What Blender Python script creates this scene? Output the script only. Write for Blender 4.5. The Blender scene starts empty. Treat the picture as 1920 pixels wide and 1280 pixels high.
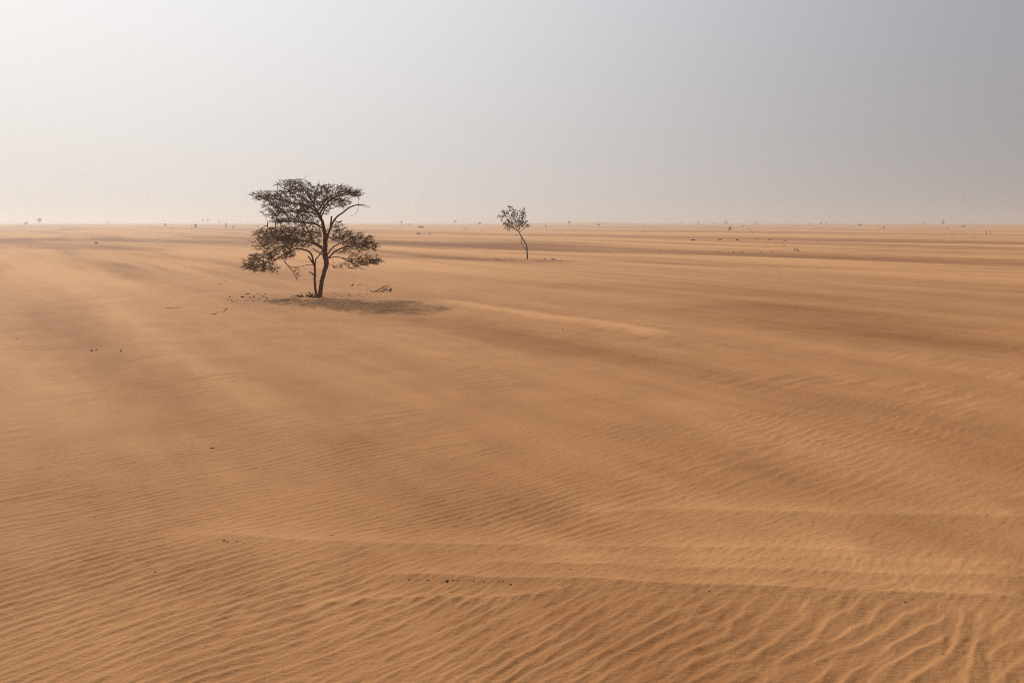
import bpy, math, random
import numpy as np
from mathutils import Vector, Matrix

C = bpy.context.scene.collection
sc = bpy.context.scene
R = math.radians
random.seed(7)
rng = np.random.default_rng(11)

# ------------------------------------------------------------------ camera
EYE = 2.5
F_PX = 1920 * 28.0 / 36.0
PITCH = math.atan((640 - 418.6) / F_PX)
cd = bpy.data.cameras.new('camera'); cam = bpy.data.objects.new('camera', cd); C.objects.link(cam)
cam.location = (0, 0, EYE)
cam.rotation_euler = (math.pi / 2 - PITCH, 0, 0)
cd.lens = 28; cd.sensor_width = 36; cd.clip_start = 0.05; cd.clip_end = 30000
sc.camera = cam
sc.cycles.use_denoising = False
sc.cycles.use_adaptive_sampling = False
try: sc.cycles.denoiser = 'OPENIMAGEDENOISE'
except Exception: pass
sc.cycles.pixel_filter_type = 'BLACKMAN_HARRIS'; sc.cycles.filter_width = 1.05
sc.cycles.volume_bounces = 1
sc.cycles.max_bounces = 6
sc.cycles.diffuse_bounces = 2
sc.cycles.volume_step_rate = 1.0
sc.view_settings.view_transform = 'Standard'
sc.view_settings.look = 'None'
sc.view_settings.gamma = 1
sc.view_settings.exposure = 0.0
sc.view_settings.use_curve_mapping = False

# ------------------------------------------------------------------ sun and sky
SUN_AZ = R(45)       # to the left of the view axis
SUN_EL = R(38)
SUN = Vector((-math.cos(SUN_EL) * math.sin(SUN_AZ), math.cos(SUN_EL) * math.cos(SUN_AZ), math.sin(SUN_EL)))
sl = bpy.data.lights.new('sun', 'SUN'); sun = bpy.data.objects.new('sun', sl); C.objects.link(sun)
sl.energy = 3.6; sl.angle = R(1.2); sl.color = (1.0, 0.93, 0.83)
sun.rotation_euler = SUN.to_track_quat('Z', 'Y').to_euler()
sun.location = (-30, 30, 30)

w = bpy.data.worlds.new('World'); sc.world = w; w.use_nodes = True
nt = w.node_tree; N = nt.nodes; L = nt.links
for n in list(N): N.remove(n)
out = N.new('ShaderNodeOutputWorld'); bg = N.new('ShaderNodeBackground'); bg.inputs[1].default_value = 0.1
L.new(bg.outputs[0], out.inputs[0])
sky = N.new('ShaderNodeTexSky'); sky.sky_type = 'NISHITA'; sky.sun_disc = False
sky.sun_elevation = SUN_EL; sky.sun_rotation = -SUN_AZ
sky.dust_density = 6.0; sky.air_density = 1.0; sky.ozone_density = 1.0; sky.altitude = 200
tc = N.new('ShaderNodeTexCoord')
def wm(op, a, b=None, clamp=False):
    m = N.new('ShaderNodeMath'); m.operation = op; m.use_clamp = clamp
    for i, v in enumerate((a, b)):
        if v is None: continue
        if isinstance(v, (int, float)): m.inputs[i].default_value = v
        else: L.new(v, m.inputs[i])
    return m.outputs[0]
dot = N.new('ShaderNodeVectorMath'); dot.operation = 'DOT_PRODUCT'
L.new(tc.outputs['Generated'], dot.inputs[0]); dot.inputs[1].default_value = SUN
sm = N.new('ShaderNodeMapRange'); sm.interpolation_type = 'SMOOTHSTEP'                       # forward scatter of the airborne dust
sm.inputs['From Min'].default_value = -.15; sm.inputs['From Max'].default_value = 1.0
L.new(dot.outputs['Value'], sm.inputs['Value']); hg = sm.outputs['Result']
sep = N.new('ShaderNodeSeparateXYZ'); L.new(tc.outputs['Generated'], sep.inputs[0])
el = wm('MAXIMUM', sep.outputs['Z'], 0.0)
# dust colour: warmer in the deep air near the horizon, whiter higher up
warm = wm('POWER', 2.718, wm('MULTIPLY', el, -7.0))
dc = N.new('ShaderNodeMix'); dc.data_type = 'RGBA'; L.new(warm, dc.inputs['Factor'])
SKY_HIGH = (0.875, 0.915, 1.02, 1); SKY_LOW = (.95, 0.875, 0.815, 1)
hc = N.new('ShaderNodeMix'); hc.data_type = 'RGBA'; L.new(hg, hc.inputs['Factor'])
hc.inputs['A'].default_value = (.880, .890, 1.03, 1); hc.inputs['B'].default_value = (.920, .925, .955, 1)
L.new(hc.outputs['Result'], dc.inputs['A']); dc.inputs['B'].default_value = SKY_LOW
hi_ = wm('ADD', wm('MULTIPLY', wm('MULTIPLY', hg, hg), 6.7), 3.05)
lo_ = wm('ADD', wm('MULTIPLY', hg, 5.5), 3.25)
lum = wm('ADD', wm('MULTIPLY', lo_, warm), wm('MULTIPLY', hi_, wm('SUBTRACT', 1.0, warm)))
dm = N.new('ShaderNodeVectorMath'); dm.operation = 'SCALE'
L.new(dc.outputs['Result'], dm.inputs[0]); L.new(lum, dm.inputs['Scale'])
nz = N.new('ShaderNodeMix'); nz.data_type = 'RGBA'
veil = wm('ADD', wm('MULTIPLY', warm, 0.10), 0.90, True)
L.new(veil, nz.inputs['Factor']); L.new(sky.outputs[0], nz.inputs['A']); L.new(dm.outputs[0], nz.inputs['B'])
L.new(nz.outputs['Result'], bg.inputs[0])

# ------------------------------------------------------------------ helpers
PERM = np.random.default_rng(5).permutation(4096)
ANG = np.random.default_rng(6).uniform(0, 2 * np.pi, 4096)
GX, GY = np.cos(ANG), np.sin(ANG)
def gnoise(x, y, seed=0):
    x = np.asarray(x, float) + seed * 37.17; y = np.asarray(y, float) + seed * 91.73
    xi = np.floor(x).astype(np.int64); yi = np.floor(y).astype(np.int64)
    fx = x - xi; fy = y - yi
    u = fx * fx * fx * (fx * (fx * 6 - 15) + 10); v = fy * fy * fy * (fy * (fy * 6 - 15) + 10)
    def gr(ix, iy, dx, dy):
        h = PERM[(ix + PERM[iy & 4095]) & 4095]
        return GX[h] * dx + GY[h] * dy
    a = gr(xi, yi, fx, fy); b = gr(xi + 1, yi, fx - 1, fy)
    c = gr(xi, yi + 1, fx, fy - 1); d = gr(xi + 1, yi + 1, fx - 1, fy - 1)
    return (a + u * (b - a) + v * ((c + u * (d - c)) - (a + u * (b - a)))) * 1.5
def sstep(a, b, x):
    t = np.clip((x - a) / (b - a), 0, 1); return t * t * (3 - 2 * t)

def ray(px, py):
    xc = (px - 960) / F_PX; yc = (640 - py) / F_PX
    return np.array([xc, math.cos(PITCH) + yc * math.sin(PITCH), -math.sin(PITCH) + yc * math.cos(PITCH)])
def flat(px, py):
    d = ray(px, py); t = -EYE / d[2]; return d[0] * t, d[1] * t
def on_plane(px, py, Y):
    d = ray(px, py); t = Y / d[1]; return np.array([d[0] * t, Y, EYE + d[2] * t])

WIND = np.array([0.57, -0.82]); CREST = np.array([0.82, 0.57])
def poly_dist(x, y, pts):
    """signed distance to a polyline (positive on the far side) and the position along it, 0..1"""
    best = np.full(x.shape, 1e9); sd = np.zeros(x.shape); tt = np.zeros(x.shape)
    pts = np.array(pts, float); seg = np.hypot(*(pts[1:] - pts[:-1]).T); tot = seg.sum(); acc = 0
    for i in range(len(seg)):
        ax, ay = pts[i]; bx, by = pts[i + 1]; dx, dy = bx - ax, by - ay; l2 = dx * dx + dy * dy
        t = ((x - ax) * dx + (y - ay) * dy) / l2; tc_ = np.clip(t, 0, 1)
        d = np.hypot(x - ax - tc_ * dx, y - ay - tc_ * dy)
        s = np.sign((y - ay) * dx - (x - ax) * dy)
        m = d < best
        best = np.where(m, d, best); sd = np.where(m, s * d, sd); tt = np.where(m, (acc + tc_ * seg[i]) / tot, tt)
        acc += seg[i]
    return sd, tt
LEDGES = [  # old buried wheel ruts and scarps crossing the foreground: line, height, far width, near width
    ([(300, 1000), (420, 1011), (640, 1020), (780, 1027), (1000, 1030), (1280, 1034), (1500, 1039), (1700, 1041)], .036, .35, .16),
    ([(640, 1078), (690, 1082), (850, 1088), (1000, 1091), (1280, 1106), (1500, 1111), (1700, 1115), (1960, 1123)], .042, .22, .11),
    ([(830, 1067), (940, 1061), (1100, 1064), (1280, 1070), (1540, 1077), (1800, 1081), (1960, 1085)], .022, .14, .08),
    ([(1060, 962), (1280, 960), (1500, 963), (1700, 967), (1960, 975)], .026, .26, .12),
    ([(560, 1134), (700, 1126), (830, 1121), (900, 1126), (1000, 1116), (1080, 1106)], .018, .09, .06),
    ([(1000, 1052), (1300, 1050), (1600, 1056), (1960, 1062)], .012, .2, .1),
]
LEDGES = [([flat(*p) for p in l], h, wf, wn) for l, h, wf, wn in LEDGES]
TAIL = [flat(*p) for p in [(800, 561), (900, 577), (1000, 592), (1120, 608), (1200, 621), (1275, 637)]]
BANDS = [  # broad swells of loose or coarse sand seen near the camera: line, width, pale amount, height
    ([(180, 560), (300, 640), (450, 740), (620, 840), (800, 930), (960, 985)], .55, .5, .04),
    ([(40, 560), (160, 650), (300, 750), (470, 850), (600, 930)], .6, -.36, -.03),
    ([(-120, 600), (0, 690), (130, 800), (260, 900)], .9, .45, .04),
    ([(640, 575), (900, 620), (1100, 660), (1300, 700)], 1.0, -.45, -.03),
    ([(1300, 560), (1500, 590), (1700, 620), (1960, 680)], 2.2, -.6, -.03),
    ([(-60, 470), (60, 500), (200, 545), (420, 640), (520, 690)], 1.6, .5, .04),
    ([(100, 480), (240, 510), (400, 545)], 1.4, -.5, -.03),
    ([(700, 505), (950, 530), (1300, 545), (1960, 575)], 1.6, -.3, -.02),
    ([(-200, 446), (0, 447), (250, 451), (480, 452), (720, 454), (960, 458), (1300, 462)], 9., -.65, -.10),
    ([(-100, 466), (100, 470), (300, 474), (520, 480), (760, 490), (1000, 500)], 3.2, .6, .05),
    ([(500, 462), (760, 469), (1000, 474), (1400, 484), (1900, 500)], 2.6, .6, .05),
    ([(600, 478), (860, 484), (1200, 493), (1960, 515)], 2., -.5, -.04),
]
BANDS = [([flat(*p) for p in l], wd, pa, h) for l, wd, pa, h in BANDS]

def terrain(x, y):
    """height of the ground without ripples, and how pale/loose its sand is"""
    x = np.asarray(x, float); y = np.asarray(y, float)
    D = np.hypot(x, y)
    wx = x + 6 * gnoise(x / 70, y / 70, 3) * sstep(15, 60, D); wy = y
    a = wx * WIND[0] + wy * WIND[1]; c = wx * CREST[0] + wy * CREST[1]
    z = 1.75 * sstep(60, 1000, D)
    z += 2.1 * np.exp(-((x - 92) / 75) ** 2 - ((y - 1000) / 130) ** 2)          # low rise on the skyline
    z += 0.35 * gnoise(x / 260, y / 260, 9) * sstep(150, 700, D)
    n1 = gnoise(c / 1.7, a / 16, 1); n2 = gnoise(c / 4.2, a / 36, 2)
    n3 = gnoise(c / 12, a / 110, 4); n4 = gnoise(c / 38, a / 260, 5)
    near = sstep(17, 48, D)
    s = near * (.28 * n1 * (1 - sstep(60, 140, D)) + .55 * n2 + .75 * n3 + .7 * n4 * sstep(40, 120, D))
    z += near * (.012 * n1 + .035 * n2 + .10 * n3) + .20 * n4 * sstep(60, 200, D)
    z += .02 * gnoise(x / 1.3, y / 1.1, 7) * (1 - .5 * near)
    s += near * .30 * gnoise(c / .8 + 5, a / 14, 14) * (1 - sstep(50, 110, D))
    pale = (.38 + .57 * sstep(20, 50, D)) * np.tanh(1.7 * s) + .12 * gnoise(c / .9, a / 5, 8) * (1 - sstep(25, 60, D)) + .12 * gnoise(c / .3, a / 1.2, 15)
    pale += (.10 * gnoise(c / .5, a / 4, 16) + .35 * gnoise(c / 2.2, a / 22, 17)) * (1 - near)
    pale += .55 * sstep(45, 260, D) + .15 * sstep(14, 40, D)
    m = D < 170
    if m.any():
        xs, ys = x[m], y[m]; dz = np.zeros(xs.shape); dp = np.zeros(xs.shape)
        for l, wd, pa, h in BANDS:
            sd, t = poly_dist(xs, ys, l)
            sd = sd + (.3 * wd) * gnoise(xs / (3 * wd), ys / (3 * wd), 60) + .15 * wd * gnoise(xs / wd, ys / wd, 61)
            k = np.exp(-(sd / wd) ** 2) * sstep(0, .25, t) * (1 - sstep(.72, 1, t))
            dz += h * k; dp += pa * k
        sd, t = poly_dist(xs, ys, TAIL)
        wob = .10 * gnoise(xs / .5, ys / .5, 12)
        k = np.exp(-np.abs((sd + wob) / np.where(sd > 0, .55, .35)) ** 2.2) * sstep(0, .2, t) * (1 - sstep(.9, 1, t))
        dz += .06 * k; dp += .9 * k
        z[m] += dz; pale[m] += dp
    m = D < 12
    if m.any():
        xs, ys = x[m], y[m]; dz = np.zeros(xs.shape); dp = np.zeros(xs.shape)
        for i, (l, h, wf, wn) in enumerate(LEDGES):
            wob = .035 * gnoise(xs / .7, ys / .7, 20 + i) + .014 * gnoise(xs / .11, ys / .11, 30 + i)
            sd, t = poly_dist(xs, ys, l); sd = sd + wob
            k = np.exp(-np.abs(sd / np.where(sd > 0, wf, wn)) ** 1.15) * sstep(0, .12, t) * (1 - sstep(.93, 1, t))
            dz += h * k; dp += .35 * k
        z[m] += dz; pale[m] += dp
    # a swept mound of sand round the foot of the acacia
    tx, ty = TREE0
    z += .10 * np.exp(-((x - tx + .4) / 2.6) ** 2 - ((y - ty - .3) / 1.6) ** 2)
    return z, pale
TREE0 = flat(600, 557)
def G(x, y): return float(terrain(np.array([x]), np.array([y]))[0][0])
def ground(px, py):
    """the ground point behind a spot of the photograph"""
    d = ray(px, py); t = np.geomspace(3, 2600, 4000); p = d[:, None] * t
    z, _ = terrain(p[0], p[1]); hit = np.nonzero(EYE + p[2] < z)[0]
    if len(hit) == 0: return np.array([d[0] * 1500, 1500 * d[1], G(d[0] * 1500, 1500)])
    i = hit[0]; return np.array([p[0][i], p[1][i], z[i]])

def waves(a, c, lam, seed, spread=.16, kc=.2, n=34):
    r = np.random.default_rng(seed); re = np.zeros(a.shape); im = np.zeros(a.shape)
    for i in range(n):
        k = 2 * np.pi / lam
        ph = k * (1 + r.normal(0, spread)) * a + k * r.normal(0, kc) * c + r.uniform(0, 2 * np.pi)
        re += np.cos(ph); im += np.sin(ph)
    s = math.sqrt(n / 2)
    return np.arctan2(im, re), np.minimum(np.hypot(re, im) / s / 1.0, 1)
RIPPLE_SPOTS = [((1560, 1210), 1.3, 1.1, 1.0), ((150, 1100), 1.6, 1.1, .9), ((600, 1150), 1.3, .9, .7),
                ((1020, 965), 1.0, .7, .9), ((150, 880), 2.2, 1.8, .6), ((640, 830), 2.0, 1.6, .5),
                ((60, 720), 2.5, 3.0, .6), ((1100, 1190), 1.1, .6, .6), ((1500, 800), 1.8, 1.4, .35), ((1150, 815), 1.2, 1.0, .4)]
def ripples(x, y):
    D = np.hypot(x, y)
    xs = 4 * np.tanh(x / 4)
    wn = gnoise(x / 1.4, y / 1.4, 40)
    a = .64 * x - .77 * y + .05 * wn + .11 * gnoise(x / 2.6, y / 2.6, 39) + .009 * gnoise(x / .22, y / .22, 41) + .048 * sstep(.3, 2.5, x) * gnoise(x / .42, y / .42, 42)
    c = .77 * x + .64 * y
    amp = .16 + .40 * gnoise(x / 1.6, y / 2.2, 43) + .25 * gnoise(x / .6, y / .6, 44)
    for i, (l, hh, wf, wn) in enumerate(LEDGES[:4]):      # ripples die out on the scarps
        sd, t = poly_dist(x, y, l); amp = amp - (.5 * np.exp(-((sd + wn * .6) / (wn * 1.3)) ** 2) + .3 * np.exp(-(sd / .1) ** 2)) * sstep(0, .1, t)
    for (p, sx, sy, k) in RIPPLE_SPOTS:
        gx, gy = flat(*p); amp = amp + k * np.exp(-((x - gx) / sx) ** 2 - ((y - gy) / sy) ** 2)
    amp = np.clip(amp, .05, 1.1)
    ridge = lambda p, k=.25: (1 - np.abs(np.sin((p + k * np.sin(p)) / 2))) ** 1.15      # narrow crest, wide trough
    def saw(p, wf=.30):        # short steep face on the upwind side, long gentle face downwind
        u = np.mod(p, 2 * np.pi) / (2 * np.pi)
        return np.where(u < 1 - wf, .5 + .5 * np.cos(np.pi * u / (1 - wf)), .5 - .5 * np.cos(np.pi * (u - 1 + wf) / wf))
    right = sstep(-.5, 2.2, x)
    p1, e1 = waves(a, c, .092, 1, .21, .07); q1, f1 = waves(a, c, .128, 6, .16, .13)
    big = (.8 * saw(p1) + .2 * ridge(p1)) * e1 * (1 - right) + (.75 * saw(q1) + .25 * ridge(q1)) * f1 * right
    p2, e2 = waves(a + .1 * c, c, .055, 2, .25, .22)
    small = ridge(p2) * e2
    p3, e3 = waves(a, c, .27, 3, .2, .10, 24)
    wide = (.6 * saw(p3) + .4 * ridge(p3)) * e3
    h = (.0098 + .0042 * right) * amp * big + .0030 * (1 - .55 * right * amp) * (.45 + .55 * amp) * small
    msk = np.clip(-.15 + 1.9 * gnoise(x / 1.8, y / 2.4, 47), 0, 1)
    tx_, ty_ = flat(1190, 619); msk = np.maximum(msk, 1.3 * np.exp(-((x - tx_) / .8) ** 2 - ((y - ty_) / 1.5) ** 2))
    h += .013 * msk * wide * sstep(6, 10, D)
    # wind-torn roughness, drawn out along the crests
    h += (1 - .3 * sstep(7, 12, D)) * .0020 * gnoise(c / .22, a / .045, 45) + .0024 * gnoise(c / .09, a / .028, 46)
    h += (.006 * gnoise(c / .55, a / .12, 48) + .009 * gnoise(c / 1.3, a / .28, 49)) * sstep(6, 13, D) * (.35 + .65 * msk)
    return h * (1 - .75 * sstep(20, 60, D))

def mat(name, col, rough=.9, col2=None, scale=20., bump=.0, bscale=60., spec=.2):
    m = bpy.data.materials.new(name); m.use_nodes = True
    t = m.node_tree; b = t.nodes['Principled BSDF']
    b.inputs['Roughness'].default_value = rough; b.inputs['Specular IOR Level'].default_value = spec
    tcn = t.nodes.new('ShaderNodeTexCoord'); no = t.nodes.new('ShaderNodeTexNoise')
    no.inputs['Scale'].default_value = scale; no.inputs['Detail'].default_value = 5
    t.links.new(tcn.outputs['Object'], no.inputs['Vector'])
    mx = t.nodes.new('ShaderNodeMix'); mx.data_type = 'RGBA'
    mx.inputs['A'].default_value = (*col, 1); mx.inputs['B'].default_value = (*(col2 or col), 1)
    cr = t.nodes.new('ShaderNodeMapRange'); cr.inputs[1].default_value = .35; cr.inputs[2].default_value = .65
    t.links.new(no.outputs['Fac'], cr.inputs[0]); t.links.new(cr.outputs[0], mx.inputs['Factor'])
    t.links.new(mx.outputs['Result'], b.inputs['Base Color'])
    if bump:
        n2 = t.nodes.new('ShaderNodeTexNoise'); n2.inputs['Scale'].default_value = bscale; n2.inputs['Detail'].default_value = 4
        mp = t.nodes.new('ShaderNodeMapping'); mp.inputs['Scale'].default_value = (1, 1, .25)
        t.links.new(tcn.outputs['Object'], mp.inputs[0]); t.links.new(mp.outputs[0], n2.inputs['Vector'])
        bp = t.nodes.new('ShaderNodeBump'); bp.inputs['Distance'].default_value = bump; bp.inputs['Strength'].default_value = 1
        t.links.new(n2.outputs['Fac'], bp.inputs['Height']); t.links.new(bp.outputs[0], b.inputs['Normal'])
    return m
BARK = mat('acacia_bark', (.17, .058, .028), .9, (.11, .042, .022), 9, .02, 26)
BARK2 = mat('grey_bark', (.075, .055, .042), .9, (.045, .034, .028), 12, .012, 40)
DEAD = mat('dead_wood', (.12, .075, .05), .9, (.055, .035, .026), 14, .006, 60)
LEAF = mat('acacia_leaf', (.135, .070, .020), .75, (.165, .092, .028), 6)
LEAF2 = mat('broad_leaf', (.070, .042, .018), .7, (.10, .058, .026), 9)
LEAF3 = mat('far_leaf', (.035, .028, .016), .8, (.055, .042, .024), 1.5)
def translucent(m, f):
    t = m.node_tree; p = t.nodes['Principled BSDF']; o = [n for n in t.nodes if n.type == 'OUTPUT_MATERIAL'][0]
    tr = t.nodes.new('ShaderNodeBsdfTranslucent'); mx = t.nodes.new('ShaderNodeMixShader'); mx.inputs[0].default_value = f
    t.links.new(p.inputs['Base Color'].links[0].from_socket, tr.inputs['Color'])
    t.links.new(p.outputs[0], mx.inputs[1]); t.links.new(tr.outputs[0], mx.inputs[2]); t.links.new(mx.outputs[0], o.inputs['Surface'])
translucent(LEAF, .3); translucent(LEAF2, .25)
STONE = mat('dark_stone', (.13, .07, .042), .9, (.07, .04, .027), 30, .01, 60)
CLOD = mat('sand_clod', (.20, .11, .065), .95, (.09, .055, .036), 25, .01, 60)

# ------------------------------------------------------------------ ground sheet
def sand_material():
    m = bpy.data.materials.new('desert_sand'); m.use_nodes = True
    t = m.node_tree; n_, l_ = t.nodes, t.links; b = n_['Principled BSDF']
    b.inputs['Roughness'].default_value = .85; b.inputs['Specular IOR Level'].default_value = .10
    co = n_.new('ShaderNodeTexCoord').outputs['Object']
    at = n_.new('ShaderNodeAttribute'); at.attribute_name = 'loose_sand'
    def noise(scale, detail=4, vec=co, rough=.55):
        n = n_.new('ShaderNodeTexNoise'); n.inputs['Scale'].default_value = scale; n.inputs['Detail'].default_value = detail
        n.inputs['Roughness'].default_value = rough; l_.new(vec, n.inputs['Vector']); return n.outputs['Fac']
    def mapped(rot, scl):
        q = n_.new('ShaderNodeMapping'); q.vector_type = 'POINT'; q.inputs['Rotation'].default_value = (0, 0, rot)
        q.inputs['Scale'].default_value = scl; l_.new(co, q.inputs[0]); return q.outputs[0]
    def math_(op, a, b_=None, clamp=False):
        q = n_.new('ShaderNodeMath'); q.operation = op; q.use_clamp = clamp
        for i, v in enumerate((a, b_)):
            if v is None: continue
            if isinstance(v, (int, float)): q.inputs[i].default_value = v
            else: l_.new(v, q.inputs[i])
        return q.outputs[0]
    patch = noise(.8, 5); grain = noise(55, 3, rough=.7)
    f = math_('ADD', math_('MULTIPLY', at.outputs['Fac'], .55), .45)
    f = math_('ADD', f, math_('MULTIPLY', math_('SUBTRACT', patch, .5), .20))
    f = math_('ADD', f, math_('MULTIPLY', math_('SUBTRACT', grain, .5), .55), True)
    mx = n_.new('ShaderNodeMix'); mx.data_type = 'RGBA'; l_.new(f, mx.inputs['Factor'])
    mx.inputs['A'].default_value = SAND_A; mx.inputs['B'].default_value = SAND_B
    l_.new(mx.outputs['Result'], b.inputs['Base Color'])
    rot = math.atan2(CREST[1], CREST[0])
    rip = noise(1, 3, mapped(-rot, (9, 42, 1)))
    hgt = math_('ADD', math_('MULTIPLY', rip, .6), math_('MULTIPLY', noise(90, 4, rough=.7), .4))
    bp = n_.new('ShaderNodeBump'); bp.inputs['Strength'].default_value = .8; bp.inputs['Distance'].default_value = .012
    l_.new(hgt, bp.inputs['Height']); l_.new(bp.outputs[0], b.inputs['Normal'])
    return m
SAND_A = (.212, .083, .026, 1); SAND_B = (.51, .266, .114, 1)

fine = np.radians(np.linspace(-37, 37, 830)); side = np.radians(np.linspace(40, 320, 60))
az = np.concatenate([fine, side]); NA = len(az)
dep = np.arange(.585, .020, -.00078)
r1 = EYE / np.tan(dep); r0 = np.geomspace(.3, r1[0], 16)[:-1]
r2 = np.geomspace(r1[-1], 7000, 230)[1:]
rad = np.concatenate([r0, r1, r2]); NR = len(rad)
RR, AA = np.meshgrid(rad, az, indexing='ij')
X = (RR * np.sin(AA)).ravel(); Y = (RR * np.cos(AA)).ravel()
Z, PALE = terrain(X, Y)
m = (np.hypot(X, Y) < 110) & (Y > 2.5)
Z[m] += ripples(X[m], Y[m])
verts = np.column_stack([X, Y, Z])
verts = np.vstack([verts, [[0, 0, float(G(.01, .01))]]])
i, j = np.meshgrid(np.arange(NR - 1), np.arange(NA), indexing='ij')
j2 = (j + 1) % NA
quads = np.stack([i * NA + j, i * NA + j2, (i + 1) * NA + j2, (i + 1) * NA + j], -1).reshape(-1, 4)[:, ::-1]
tris = np.column_stack([np.full(NA, NR * NA), (np.arange(NA) + 1) % NA, np.arange(NA)])
me = bpy.data.meshes.new('sand_ground')
me.vertices.add(len(verts)); me.vertices.foreach_set('co', verts.astype(np.float32).ravel())
loops = np.concatenate([quads.ravel(), tris.ravel()]).astype(np.int32)
me.loops.add(len(loops)); me.loops.foreach_set('vertex_index', loops)
tot = np.concatenate([np.full(len(quads), 4), np.full(len(tris), 3)]).astype(np.int32)
me.polygons.add(len(tot)); me.polygons.foreach_set('loop_start', (np.cumsum(tot) - tot).astype(np.int32))
try: me.polygons.foreach_set('loop_total', tot)
except Exception: pass
me.update(calc_edges=True); me.validate()
me.polygons.foreach_set('use_smooth', np.ones(len(tot), bool))
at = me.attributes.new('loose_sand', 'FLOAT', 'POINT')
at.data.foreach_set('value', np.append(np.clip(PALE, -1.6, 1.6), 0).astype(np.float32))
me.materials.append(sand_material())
go = bpy.data.objects.new('sand_ground', me); C.objects.link(go)
go['kind'] = 'structure'; go['label'] = 'rippled orange desert sand plain reaching the horizon'

# ------------------------------------------------------------------ object helpers
class MB:
    def __init__(s): s.v = []; s.f = []
    def tube(s, pts, rads, sides=6, wob=0):
        pts = [Vector(p) for p in pts]; b0 = len(s.v); n = len(pts)
        if n < 2: return
        ref = Vector((.3, .9, .2)); prev = None
        for i, p in enumerate(pts):
            d = (pts[min(i + 1, n - 1)] - pts[max(i - 1, 0)])
            d = d.normalized() if d.length > 1e-9 else Vector((0, 0, 1))
            u = prev - d * prev.dot(d) if prev is not None else ref - d * ref.dot(d)
            if u.length < 1e-5: u = Vector((1, 0, 0)) - d * d.x
            u.normalize(); prev = u; v = d.cross(u)
            for k in range(sides):
                th = 2 * math.pi * k / sides; r = rads[i] * (1 + wob * (random.random() - .5))
                s.v.append(p + (u * math.cos(th) + v * math.sin(th)) * r)
        for i in range(n - 1):
            for k in range(sides):
                k2 = (k + 1) % sides; a = b0 + i * sides
                s.f.append((a + k, a + k2, a + sides + k2, a + sides + k))
        s.f.append(tuple(b0 + k for k in range(sides))[::-1])
        s.f.append(tuple(b0 + (n - 1) * sides + k for k in range(sides)))
    def blade(s, p, d, nrm, ln, wd):
        d = Vector(d).normalized(); w_ = d.cross(Vector(nrm))
        if w_.length < 1e-4: w_ = d.cross(Vector((0, 1, 0)))
        w_.normalize(); b = len(s.v); up = d.cross(w_) * wd * .25; p = Vector(p)
        s.v += [p, p + d * ln * .45 + w_ * wd * .5, p + d * ln + up, p + d * ln * .45 - w_ * wd * .5]
        s.f.append((b, b + 1, b + 2, b + 3))
    def rock(s, c, sx, sy, sz, seed=0):
        r = random.Random(seed); b = len(s.v); c = Vector(c)
        rings, sg = 4, 7; ph = r.uniform(0, 6)
        s.v.append(c + Vector((0, 0, -sz)))
        for i in range(1, rings):
            th = math.pi * i / rings
            for k in range(sg):
                q = 2 * math.pi * k / sg + ph + r.uniform(-.25, .25); rr = r.uniform(.72, 1.12)
                s.v.append(c + Vector((sx * math.sin(th) * math.cos(q) * rr, sy * math.sin(th) * math.sin(q) * rr, -sz * math.cos(th) * rr)))
        s.v.append(c + Vector((r.uniform(-.2, .2) * sx, 0, sz * r.uniform(.8, 1.05))))
        top = len(s.v) - 1
        for k in range(sg):
            s.f.append((b, b + 1 + (k + 1) % sg, b + 1 + k))
            for i in range(rings - 2):
                a = b + 1 + i * sg; s.f.append((a + k, a + (k + 1) % sg, a + sg + (k + 1) % sg, a + sg + k))
            a = b + 1 + (rings - 2) * sg; s.f.append((a + k, a + (k + 1) % sg, top))
    def build(s, name, material, parent=None, loc=None, smooth=False):
        me = bpy.data.meshes.new(name); o_ = Vector(loc) if loc is not None else Vector((0, 0, 0))
        me.from_pydata([tuple(Vector(v) - o_) for v in s.v], [], s.f); me.update()
        if smooth: me.polygons.foreach_set('use_smooth', [True] * len(me.polygons))
        me.materials.append(material)
        o = bpy.data.objects.new(name, me); C.objects.link(o)
        if parent is not None: o.parent = parent
        elif loc is not None: o.location = o_
        return o
def tag(o, label=None, cat=None, group=None, kind=None):
    for k, v in (('label', label), ('category', cat), ('group', group), ('kind', kind)):
        if v: o[k] = v
    return o
def thing(name, label, cat, loc, group=None):
    e = bpy.data.objects.new(name, None); e.empty_display_size = .2; e.location = Vector(loc); C.objects.link(e)
    return tag(e, label, cat, group)
def smooth_line(pts, rads, step):
    """Catmull-Rom through the points"""
    P = [Vector(p) for p in pts]; P = [P[0] * 2 - P[1]] + P + [P[-1] * 2 - P[-2]]; o = []; ro = []
    for i in range(1, len(P) - 2):
        n = max(1, int((P[i + 1] - P[i]).length / step))
        for k in range(n):
            t = k / n; a, b, c, d = P[i - 1], P[i], P[i + 1], P[i + 2]
            o.append(.5 * ((2 * b) + (c - a) * t + (2 * a - 5 * b + 4 * c - d) * t * t + (3 * b - a - 3 * c + d) * t ** 3))
            ro.append(rads[i - 1] * (1 - t) + rads[i] * t)
    o.append(P[-2]); ro.append(rads[-1]); return o, ro

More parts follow.
